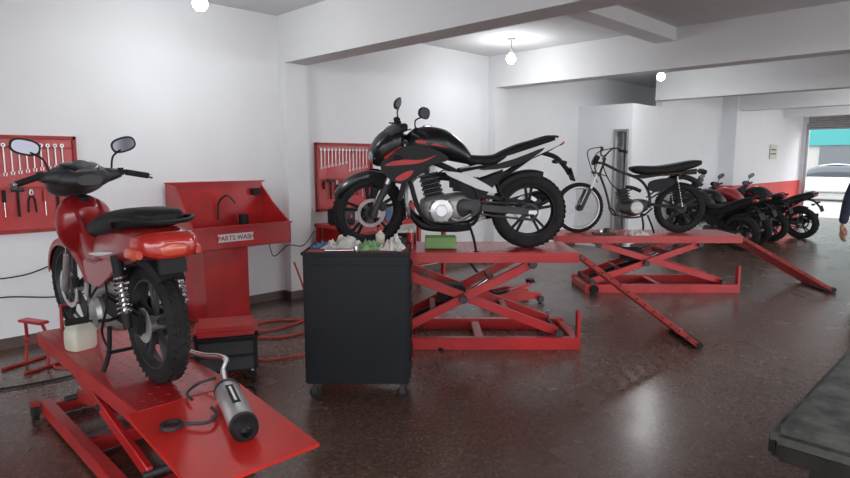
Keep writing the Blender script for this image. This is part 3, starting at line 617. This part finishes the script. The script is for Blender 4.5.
t=Thing('removed_exhaust_muffler',(1.28,2.71,Z0+.060),math.atan2(-.60,-.17))
t.M=Matrix.Rotation(rad(6.8),4,'Y')
t.lathe('canister',STL,(.17,0,0),(1,0,0),[(0,0),(.03,0),(.038,.02),(.056,.05),(.056,.38),(.05,.39),(0,.39)],30)
for x in(.21,.53):t.lathe('band',GRY,(x,0,0),(1,0,0),[(.057,0),(.059,.004),(.059,.02),(.057,.024)],30)
t.lathe('end_cap',BLM,(.55,0,0),(1,0,0),[(.057,0),(.055,.03),(.038,.05),(.025,.05),(.025,.01),(0,.01)],26)
t.box('label',BLM,(.36,-.004,.0565),(.17,.035,.003))
t.box('label_text',WHP,(.36,-.004,.0587),(.13,.010,.001))
t.M=Matrix.Identity(4)
t.tube('link_pipe',CHR,[(.18,0,0),(.06,.015,.01),(-.04,.05,.025),(-.15,.04,.02),(-.30,-.01,-.01),(-.45,-.05,-.03),(-.58,-.09,-.04),(-.66,-.06,-.042)],.016,10)
t.tube('bracket',GRY,[(.1,-.03,0),(.05,-.1,-.03),(.12,-.16,-.04),(.2,-.15,-.045)],.007)
t.done()
t=Thing('brake_rod_parts',(.97,2.40,Z0-.012))
t.tube('rod',GRY,[(0,0,0),(.08,-.06,.0),(.14,-.02,.005),(.15,.05,.01)],.008)
t.lathe('ring',GRY,(-.04,.02,0),(0,0,1),[(.03,-.008),(.045,-.008),(.045,.008),(.03,.008)],20,True);t.done()

street_bike('parked_motorcycle',(11.15,3.4,0),rad(80),rad(-7),-10,body=BLS,accent=GRY,panel=BLS)
street_bike('parked_motorcycle',(11.95,3.45,0),rad(86),rad(-7),15,body=BLK,accent=GRY,panel=GRY)
street_bike('parked_motorcycle',(12.8,3.4,0),rad(84),rad(-7),15,body=REDP,accent=BLK,panel=BLS)
street_bike('parked_motorcycle',(13.7,3.1,0),rad(84),rad(-7),15,body=BLS,accent=RED,panel=GRY)

# ------------------------------------------------------------ black tool cabinet
def cabinet():
    t=Thing('black_tool_cabinet',W(-.775,3.74),RX)
    w,d,z0,z1=.675,.45,.105,.955
    t.box('body',CAB,(w/2,d/2,(z0+z1)/2),(w,d,z1-z0),bev=.008)
    t.box('front_panel',CAB,(w/2,-.004,(z0+z1)/2-.02),(w-.03,.012,z1-z0-.09),bev=.004)
    t.box('top_frame',REDD,(w/2,d/2,z1+.004),(w+.01,d+.01,.012),bev=.003)
    for y in(0,d):t.box('top_rim',CAB,(w/2,y,z1+.008),(w+.02,.012,.022))
    for x in(0,w):t.box('top_rim',CAB,(x,d/2,z1+.008),(.012,d,.022))
    for z in(.2,.35,.5,.65,.8):t.box('side_drawer',CAB,(w+.004,d/2,z),(.01,d-.04,.13),bev=.004);t.box('drawer_pull',REDD,(w+.012,d/2,z+.05),(.01,d-.1,.012))
    for x in(.05,w-.05):
        for y in(.05,d-.05):
            t.cyl('caster_stem',GRY,(x,y,.075),(x,y,z0),.014);t.box('caster_fork',GRY,(x,y-.017,.055),(.035,.003,.05));t.box('caster_fork',GRY,(x,y+.017,.055),(.035,.003,.05))
            t.cyl('caster_wheel',RUB,(x,y-.013,.035),(x,y+.013,.035),.035)
    return t.done()
cabinet()
def rag(loc,rot,sx,sy,mat,h=.035,seed=0,name='shop_rag'):
    t=Thing(name,loc,rot);n=22;V=[];F=[]
    for top in(1,0):
        for i in range(n):
            for j in range(n):
                x=(i/(n-1)-.5);y=(j/(n-1)-.5);e=max(0,1-(abs(2*x)**3+abs(2*y)**3)*.5)
                q=noise.noise(Vector((x*5+seed,y*5,seed*.7)));q2=noise.noise(Vector((x*11,y*9+seed,3)))
                z=(abs(q)*1.6+abs(q2)*.7)*h*e
                V.append((x*sx*(1+q2*.2),y*sy*(1+q*.25),z+.004 if top else .0))
    for i in range(n-1):
        for j in range(n-1):
            a=i*n+j;F.append((a,a+1,a+n+1,a+n));F.append((n*n+a,n*n+a+n,n*n+a+n+1,n*n+a+1))
    for i in range(n-1):
        for a,b in((i,i+1),((n-1)*n+i,(n-1)*n+i+1),(i*n,(i+1)*n),(i*n+n-1,(i+1)*n+n-1)):F.append((a,b,b+n*n,a+n*n))
    t.add('m',mat,V,F);return t.done(True)
zc=.968
rag(W(-.53,3.97,zc),.3,.24,.22,CLW,.07,1);rag(W(-.37,3.92,zc),1.1,.15,.15,CLG,.05,2);rag(W(-.21,3.90,zc),.5,.14,.14,CLW,.06,5);rag(W(-.69,4.0,zc),2,.12,.14,CLB,.035,4)
t=Thing('spray_bottle',W(-.31,4.12,zc));t.lathe('body',WPL,(0,0,0),(0,0,1),[(0,0),(.03,0),(.032,.01),(.032,.07),(.012,.09),(.012,.10),(0,.10)],18);t.box('trigger_head',REDD,(0,0,.11),(.05,.02,.025));t.done()
t=Thing('socket_wrench',W(-.64,3.79,zc+.010),rad(-43));t.cyl('handle',CHR,(0,0,0),(.2,0,0),.009);t.cyl('head',CHR,(.2,0,-.01),(.2,0,.03),.018);t.done()
t=Thing('grease_tin',W(-.17,4.10,zc));t.lathe('tin',BLS,(0,0,0),(0,0,1),[(0,0),(.045,0),(.045,.05),(.04,.052),(.04,.045),(0,.045)],22);t.cyl('lid_knob',CHR,(0,0,.044),(0,0,.06),.01);t.done()
zl=.813
t=Thing('green_parts_tray',W(.0,4.93,zl),RX)
t.box('m',GRN,(.13,.09,.02),(.26,.18,.03),bev=.01)
for x in(.005,.255):t.box('m',GRN,(x,.09,.055),(.012,.18,.09))
for y in(.005,.175):t.box('m',GRN,(.13,y,.055),(.26,.012,.09))
t.done(True)
t=Thing('parts_box',W(-.24,5.25,zl),RX)
t.box('m',BLS,(.08,.06,.05),(.16,.12,.1));t.box('m',WPL,(.08,.06,.105),(.165,.125,.012));t.done(True)
t=Thing('spray_can',W(-.12,4.95,zl));t.cyl('can',RED,(0,0,0),(0,0,.14),.028);t.cyl('cap',WPL,(0,0,.14),(0,0,.17),.02);t.done()
t=Thing('parts_tray',W(2.0,6.98,.678),RX);t.box('m',GRY,(.12,.08,.012),(.26,.14,.02));t.cyl('m',CHR,(.08,.08,.02),(.08,.08,.06),.03);t.cyl('m',RUST,(.16,.1,.02),(.16,.1,.07),.035);t.done(True)
rag(W(2.5,6.99,.678),rad(-40)/1,.22,.12,CLW,.05,12,'paper_towel')

t=Thing('floor_jack',W(.95,6.45),rad(-20))
for y in(-.12,.12):t.plate('side_frame',RED,[(-.3,.04),(-.3,.12),(.0,.16),(.3,.10),(.32,.04)],y,.014,k=1)
t.cyl('hydraulic_ram',BLM,(-.25,0,.1),(.05,0,.1),.045);t.beam('lift_arm',RED,(-.1,0,.1),(.24,0,.2),.08,.04);t.cyl('saddle',BLM,(.24,0,.2),(.24,0,.24),.05)
for x in(-.27,.28):
    for y in(-.15,.15):t.cyl('wheel',GRY,(x,y-.018,.04),(x,y+.018,.04),.04)
t.tube('handle',BLM,[(-.25,0,.14),(-.5,0,.45),(-.62,0,.6)],.014,k=1);t.done()

# ------------------------------------------------------------ parts washer
t=Thing('parts_washer',(2.3,5.25,0))
w=1.02;d=.55
t.box('pedestal',RED,(.34,.27,.36),(.44,.46,.72),bev=.006);t.box('pedestal',REDD,(.34,.27,.02),(.48,.5,.04))
t.plate('side_panel',RED,[(0,.72),(.0,.93),(.32,1.30),(.55,1.33),(.55,.80),(.4,.72)],0,.014,k=1,bev=.002,M=Matrix.Translation((.007,0,0))@Matrix.Rotation(rad(90),4,'Z'))
t.plate('side_panel',RED,[(0,.72),(.0,.93),(.32,1.12),(.55,1.30),(.55,.80),(.4,.72)],0,.014,k=1,bev=.002,M=Matrix.Translation((w-.007,0,0))@Matrix.Rotation(rad(90),4,'Z'))
t.box('front_panel',RED,(w/2,.007,.83),(w,.014,.2),bev=.002)
t.box('front_lip',RED,(w/2,-.005,.93),(w+.02,.04,.016))
t.box('tub_floor',REDD,(w/2,d/2,.73),(w-.02,d-.02,.02));t.box('back_panel',RED,(w/2,d-.01,1.03),(w,.014,.6))
t.box('top_lip',RED,(w/2,d-.03,1.33),(w+.02,.06,.014))
t.tube('flex_spout',GRY,[(.5,d-.04,.95),(.5,d-.06,1.12),(.55,d-.15,1.2),(.6,d-.22,1.12)],.011)
t.box('grating',GRY,(w/2,d/2,.8),(w-.06,d-.06,.012))
t.box('brush_handle',BLM,(.8,.3,.83),(.2,.04,.03),rot=(0,0,.5));t.cyl('solvent_can',BLM,(.72,.4,.81),(.72,.4,1.0),.05)
t.box('switch_box',BLM,(w-.1,d-.05,1.22),(.09,.06,.07))
t.box('name_plate',WHP,(.42,-.001,.825),(.36,.004,.075),bev=.001)
o=t.done()
cu=bpy.data.curves.new('washer_lettering','FONT');cu.body='PARTS WASH';cu.size=.062;cu.extrude=.001;cu.offset=.001;cu.align_x='CENTER'
cu.materials.append(REDD);to=bpy.data.objects.new('washer_lettering',cu);scene.collection.objects.link(to);to.parent=o;to.location=(.42,-.0045,.803);to.rotation_euler=(rad(90),0,0)

# ------------------------------------------------------------ tool boards
def tool_board(loc,w,h,seed):
    t=Thing('tool_board',loc)
    t.box('backboard',RED,(w/2,-.012,h/2),(w,.024,h))
    for z in(.015,h-.015):t.box('frame',REDD,(w/2,-.03,z),(w,.03,.03))
    for x in(.015,w-.015):t.box('frame',REDD,(x,-.03,h/2),(.03,.03,h))
    t.box('rail',REDD,(w/2,-.03,h-.1),(w-.05,.02,.012));t.box('rail',REDD,(w/2,-.03,h*.47),(w-.05,.02,.012))
    n=int((w-.12)/.052)
    for i in range(n):
        x=.07+i*.052;L=.24-.1*abs(((i+seed)%12)/12);z1=h-.08
        t.box('wrenches',STL,(x,-.038,z1-L/2),(.009,.006,L-.02),bev=.002)
        t.lathe('wrenches',STL,(x,-.038,z1),(0,1,0),[(.008,-.005),(.016,-.005),(.016,.005),(.008,.005)],12,True)
        for s in(-1,1):t.box('wrenches',STL,(x+s*.01,-.038,z1-L-.004),(.008,.007,.028),rot=(0,s*.15,0),bev=.002)
    x=.1;i=0
    while x<w-.08:
        k=(i+seed)%3;z=h*.45
        if k==0:
            for s in(1,-1):
                t.tube('pliers',HOSE if i%2 else BLM,[(x,-.04,z-.05),(x+s*.022,-.04,z-.09),(x+s*.028,-.04,z-.19)],.007,6,3)
                t.tube('pliers',STL,[(x,-.04,z-.05),(x+s*.012,-.04,z-.03),(x+s*.002,-.04,z+.0)],.006,6,3)
        elif k==1:
            t.cyl('screwdrivers',HOSE if i%2 else BLM,(x,-.045,z),(x,-.045,z-.1),.013,n=10);t.cyl('screwdrivers',CHR,(x,-.045,z-.1),(x,-.045,z-.22),.004,n=8)
        else:
            t.cyl('hammers',WOODD,(x,-.045,z),(x,-.045,z-.22),.01,n=8);t.cyl('hammers',GRY,(x-.045,-.05,z),(x+.045,-.05,z),.018,n=12)
        x+=.095;i+=1
    return t.done()
tool_board((.35,5.85,.95),1.22,.80,1);tool_board((4.04,5.85,.95),.85,.80,4)

t=Thing('red_workbench',(3.98,5.26,0))
t.box('top',RED,(.85,.27,.80),(1.7,.54,.04))
for x in(.04,1.66):
    for y in(.04,.5):t.box('leg',RED,(x,y,.39),(.05,.05,.78))
t.box('shelf',REDD,(.85,.27,.25),(1.62,.48,.03));t.box('drawer_unit',RED,(.4,.27,.62),(.6,.5,.32))
for z in(.55,.68):t.box('drawer_front',REDD,(.4,.01,z),(.54,.02,.11));
for z in(.55,.68):t.tube('drawer_pull',CHR,[(.3,0,z),(.3,-.03,z),(.5,-.03,z),(.5,0,z)],.006,k=1)
t.done()
zb=.822
t=Thing('bench_vise',(4.5,5.45,zb));t.box('base',GRY,(0,0,.03),(.16,.14,.06));t.box('jaw',GRY,(0,.06,.1),(.14,.05,.1),bev=.01);t.box('jaw',GRY,(0,-.04,.1),(.14,.05,.1),bev=.01);t.cyl('screw',CHR,(0,-.14,.08),(0,.05,.08),.014);t.cyl('handle',CHR,(-.08,-.13,.08),(.08,-.13,.08),.006);t.done()
t=Thing('battery_charger',(4.15,5.5,zb));t.box('case',BLM,(0,0,.09),(.26,.2,.18),bev=.015);t.box('panel',GRY,(0,-.102,.11),(.2,.006,.09));t.cyl('knob',RED,(.05,-.12,.1),(.05,-.1,.1),.018);t.tube('handle',BLM,[(-.08,0,.17),(-.08,0,.22),(.08,0,.22),(.08,0,.17)],.008,k=1);t.done()
for i,(x,c,h) in enumerate(((4.85,CLB,.2),(4.97,WPL,.24),(5.1,BLM,.18),(5.25,RED,.22))):
    t=Thing('oil_bottle',(x,5.5,zb));t.loft('body',c,[(0,0,.045,.028),(.01,0,.05,.032),(h*.7,0,.05,.032),(h*.85,0,.03,.022),(h*.92,0,.015,.015)],axis='z',e=4,k=2);t.cyl('cap',BLM,(0,0,h*.9),(0,0,h),.018);t.done()

t=Thing('rolling_tool_seat',W(-1.58,4.00),rad(-28))
t.box('case',BLM,(.2,.17,.185),(.42,.32,.25),bev=.015)
for z in(.13,.24):t.box('drawer',GRY,(.2,.005,z),(.36,.012,.09))
t.box('cushion',RED,(.2,.17,.355),(.44,.34,.07),bev=.028);t.box('cushion_base',BLM,(.2,.17,.315),(.44,.34,.012))
for x in(.03,.37):
    for y in(.03,.31):t.cyl('caster_wheel',RUB,(x,y-.012,.03),(x,y+.012,.03),.03);t.cyl('caster_stem',STL,(x,y,.04),(x,y,.075),.01)
t.done()
t=Thing('air_hose',(0,0,0))
P=[(3.38,5.3,.5),(3.4,5.15,.2),(3.3,5.0,.012),(3.5,5.1,.012),(3.2,4.6,.012),(2.7,4.5,.012),(2.5,4.9,.012),(2.9,5.05,.012),(3.3,4.8,.012),(3.5,5.3,.012),(3.9,5.1,.012)]
t.tube('m',HOSE,P,.010,8,8);t.done(True)
t=Thing('floor_hose',(0,0,0))
t.tube('m',HOSE,[(3.5,4.5,.012),(2.9,4.0,.012),(2.3,4.05,.012),(2.25,4.6,.012),(2.3,4.9,.012),(2.9,4.75,.012),(3.5,5.0,.012)],.009,8,8);t.done(True)
def cable(name,pts,r=.006,mat=BLM):
    t=Thing(name);t.tube('m',mat,pts,r,6,6);t.done(True)
cable('mains_cable',[(.4,5.84,.75),(.7,5.82,.62),(1.1,5.82,.60),(1.5,5.83,.70),(1.9,5.8,.6),(2.25,5.82,.5)])
cable('extension_lead',[(2.25,5.80,.46),(2.0,5.8,.42),(1.4,5.8,.38),(.9,5.82,.44),(.5,5.8,.35),(.4,5.7,.012),(.2,5.4,.012)])
cable('charger_lead',[(3.36,5.82,.9),(3.4,5.8,.6),(3.45,5.79,.5),(3.55,5.68,.62),(3.75,5.68,.6),(3.9,5.68,.75)],.005)
cable('floor_cable',[(.75,5.3,.01),(.6,4.9,.01),(.9,4.75,.01),(1.5,4.7,.01),(1.75,4.4,.01),(1.7,3.9,.01),(1.95,3.6,.01),(1.7,3.3,.01)],.008)
cable('battery_lead',[(1.62,3.5,.01),(1.8,3.75,.01),(1.55,4.0,.01),(1.62,4.4,.01),(2.1,4.55,.01)],.007,BLM)
cable('jumper_lead',[(1.25,4.85,.01),(1.1,5.05,.01),(1.3,5.2,.01),(1.6,5.0,.01),(2.2,5.15,.01)],.007,HOSE)
t=Thing('paddock_stand',W(-2.95,4.4),.4)
for s in(1,-1):t.tube('frame',REDD,[(0,s*.12,.012),(.02,s*.12,.2),(.0,s*.09,.34)],.012);t.tube('frame',REDD,[(-.18,s*.12,.012),(.18,s*.12,.012)],.012,k=1)
t.tube('frame',REDD,[(0,-.12,.2),(0,.12,.2)],.012,k=1);t.box('saddle',RED,(0,0,.345),(.08,.24,.02));t.done()
t=Thing('plastic_jug',(.97,3.78,Z0+.003),.3);t.loft('body',WPL,[(0,0,.06,.05),(.01,0,.075,.06),(.11,0,.075,.06),(.14,0,.05,.04),(.155,0,.02,.02)],axis='z',e=4,k=2);t.cyl('cap',REDD,(0,0,.15),(0,0,.17),.02);t.tube('handle',WPL,[(.05,0,.08),(.1,0,.09),(.09,0,.14),(.04,0,.14)],.009);t.done()

# ------------------------------------------------------------ foreground bench
t=Thing('workshop_bench',(1.835,.455,0))
t.box('top',BENCH,(1.2,-.5,.765),(2.4,1.0,.075),bev=.025)
t.box('edge_strip',WOODD,(1.2,-.01,.735),(2.36,.03,.06),bev=.01);t.box('edge_strip',WOODD,(.01,-.5,.735),(.03,.96,.06),bev=.01)
for x in(.16,2.24):
    for y in(-.14,-.86):t.box('leg',WOODD,(x,y,.365),(.11,.11,.73),bev=.008)
t.box('apron',WOODD,(1.2,-.14,.66),(2.1,.04,.12));t.box('apron',WOODD,(.16,-.5,.66),(.04,.7,.12));t.box('lower_shelf',WOODD,(1.2,-.5,.2),(2.2,.8,.04));t.done()
t=Thing('oil_can',(3.02,.32,.804));t.lathe('body',BLM,(0,0,0),(0,0,1),[(0,0),(.05,0),(.052,.01),(.05,.08),(.015,.12),(.008,.2),(0,.2)],20);t.tube('handle',BLM,[(.045,0,.02),(.09,0,.05),(.05,0,.09)],.006);t.done()

# ------------------------------------------------------------ street outside
t=Thing('storefront_building',(36,4,-.12))
t.box('facade',BLDW,(1,0,4),(2,40,8),bev=0);t.box('fascia',TEAL,(-.05,1.5,2.9),(.2,9,1.0));
for i in range(8):t.box('shop_window',GLS,(-.02,-14+i*4,1.3),(.1,3.2,2.1),bev=0)
for i in range(8):t.box('upper_window',GLS,(-.02,-14+i*4,5.6),(.1,1.6,1.6),bev=0)
t.done()
t=Thing('parked_car',(29.5,5.9,-.12),rad(90))
t.loft('body',CARW,[(-2.1,.55,.6,.18),(-1.95,.62,.82,.3),(-1.0,.66,.87,.34),(.6,.66,.87,.34),(1.6,.6,.84,.28),(2.05,.5,.7,.18)],e=5)
t.loft('cabin',GLS,[(-1.8,.95,.6,.1),(-1.3,1.15,.68,.28),(-.4,1.2,.7,.3),(.3,1.15,.68,.27),(1.0,.95,.6,.08)],e=4)
t.loft('roof',CARW,[(-1.4,1.42,.55,.03),(-.4,1.5,.6,.03),(.2,1.43,.55,.03)],e=4)
for x in(-1.3,1.3):
    for y in(-.78,.78):t.cyl('wheel',RUB,(x,y-.1,.32),(x,y+.1,.32),.32,n=24);t.cyl('wheel_cap',ALU,(x,y-.11,.32),(x,y+.11,.32),.19,n=20)
t.done()

# ------------------------------------------------------------ person
def skin(name,parent,V,E,Rr,mat,root=0,sub=2):
    me=bpy.data.meshes.new(name);me.from_pydata(V,E,[]);me.materials.append(mat)
    o=bpy.data.objects.new(name,me);scene.collection.objects.link(o);o.parent=parent
    m=o.modifiers.new('Skin','SKIN');m.use_smooth_shade=True
    for i,r in enumerate(Rr):
        d=me.skin_vertices[0].data[i];rr=r if hasattr(r,'__len__') else (r,r);d.radius=rr;d.use_root=(i==root)
    s=o.modifiers.new('Sub','SUBSURF');s.levels=sub;s.render_levels=sub
    return o
pr=bpy.data.objects.new('standing_man',None);scene.collection.objects.link(pr)
pr.location=W(4.67,6.2,0);pr.rotation_euler=(0,0,rad(-45))
V=[(0,0,.98),(0,0,1.12),(0,0,1.28),(0,-.0,1.42),(0,.0,1.49),
   (-.18,0,1.42),(-.285,.01,1.14),(-.36,-.04,.89),(.18,0,1.42),(.26,.01,1.14),(.29,-.04,.90)]
E=[(0,1),(1,2),(2,3),(3,4),(3,5),(5,6),(6,7),(3,8),(8,9),(9,10)]
skin('shirt',pr,V,E,[(.16,.11),(.16,.11),(.18,.12),(.13,.09),(.07,.07),(.08,.075),(.058,.055),(.042,.042),(.08,.075),(.058,.055),(.042,.042)],NAVY)
V=[(0,0,1.0),(-.085,0,.9),(-.09,-.01,.5),(-.09,.02,.1),(.085,0,.9),(.09,-.01,.5),(.09,.02,.1)]
skin('trousers',pr,V,[(0,1),(1,2),(2,3),(0,4),(4,5),(5,6)],[(.14,.11),(.09,.095),(.065,.07),(.052,.055),(.09,.095),(.065,.07),(.052,.055)],JEAN)
for s in(-1,1):
    skin('shoe',pr,[(s*.09,.03,.07),(s*.09,-.03,.05),(s*.095,-.12,.04),(s*.10,-.19,.035)],[(0,1),(1,2),(2,3)],[(.045,.05),(.045,.045),(.045,.035),(.035,.028)],SHOE)
skin('neck',pr,[(0,.01,1.47),(0,0,1.57)],[(0,1)],[.058,.055],SKIN)
skin('head',pr,[(0,0,1.57),(0,-.02,1.62),(0,-.01,1.68),(0,0,1.74)],[(0,1),(1,2),(2,3)],[(.05,.055),(.068,.082),(.078,.098),(.066,.082)],SKIN)
skin('hair',pr,[(0,.035,1.66),(0,.02,1.73),(0,.0,1.775)],[(0,1),(1,2)],[(.075,.075),(.08,.09),(.055,.065)],HAIR)
skin('nose',pr,[(0,-.10,1.685),(0,-.122,1.65)],[(0,1)],[.011,.016],SKIN)
skin('mouth',pr,[(-.022,-.098,1.615),(0,-.104,1.615),(.022,-.098,1.615)],[(0,1),(1,2)],[.005,.008,.005],DADO)
for s in(-1,1):
    skin('ear',pr,[(s*.08,.0,1.64),(s*.083,.005,1.68)],[(0,1)],[(.012,.02),(.014,.022)],SKIN)
    skin('eye',pr,[(s*.03,-.095,1.685),(s*.03,-.098,1.686)],[(0,1)],[.01,.01],BLM)
    x0=-.365 if s<0 else .292
    skin('palm',pr,[(x0,-.042,.90),(x0-.003,-.05,.855),(x0-.004,-.06,.80)],[(0,1),(1,2)],[(.026,.028),(.022,.04),(.02,.042)],SKIN)
    for i,(dy,L) in enumerate(((-.035,.075),(-.012,.085),(.012,.08),(.034,.062))):
        y=-.06+dy;z=.795
        V=[(x0-.004,y,z+.02),(x0-.004,y-.003,z-L*.35),(x0-.0,y-.008,z-L*.7),(x0+.012*(-s),y-.014,z-L)]
        skin('finger_%d'%(i+1),pr,V,[(0,1),(1,2),(2,3)],[.0095,.009,.0085,.0075],SKIN)
    skin('thumb',pr,[(x0,-.07,.865),(x0-.0,-.105,.835),(x0+.004,-.118,.80),(x0+.006,-.12,.775)],[(0,1),(1,2),(2,3)],[.014,.012,.0105,.009],SKIN)

# ------------------------------------------------------------ light + camera
w=bpy.data.worlds.new('overcast_sky');scene.world=w;w.use_nodes=True
bg=w.node_tree.nodes['Background'];bg.inputs['Color'].default_value=(.95,.97,1,1);bg.inputs['Strength'].default_value=4.6
cam=bpy.data.cameras.new('camera');co=bpy.data.objects.new('camera',cam);scene.collection.objects.link(co)
co.location=(0,0,1.55);co.rotation_euler=(rad(90-7.5),0,rad(-45));cam.sensor_width=36;cam.lens=600/850*36;cam.clip_start=.05;cam.clip_end=300
scene.camera=co
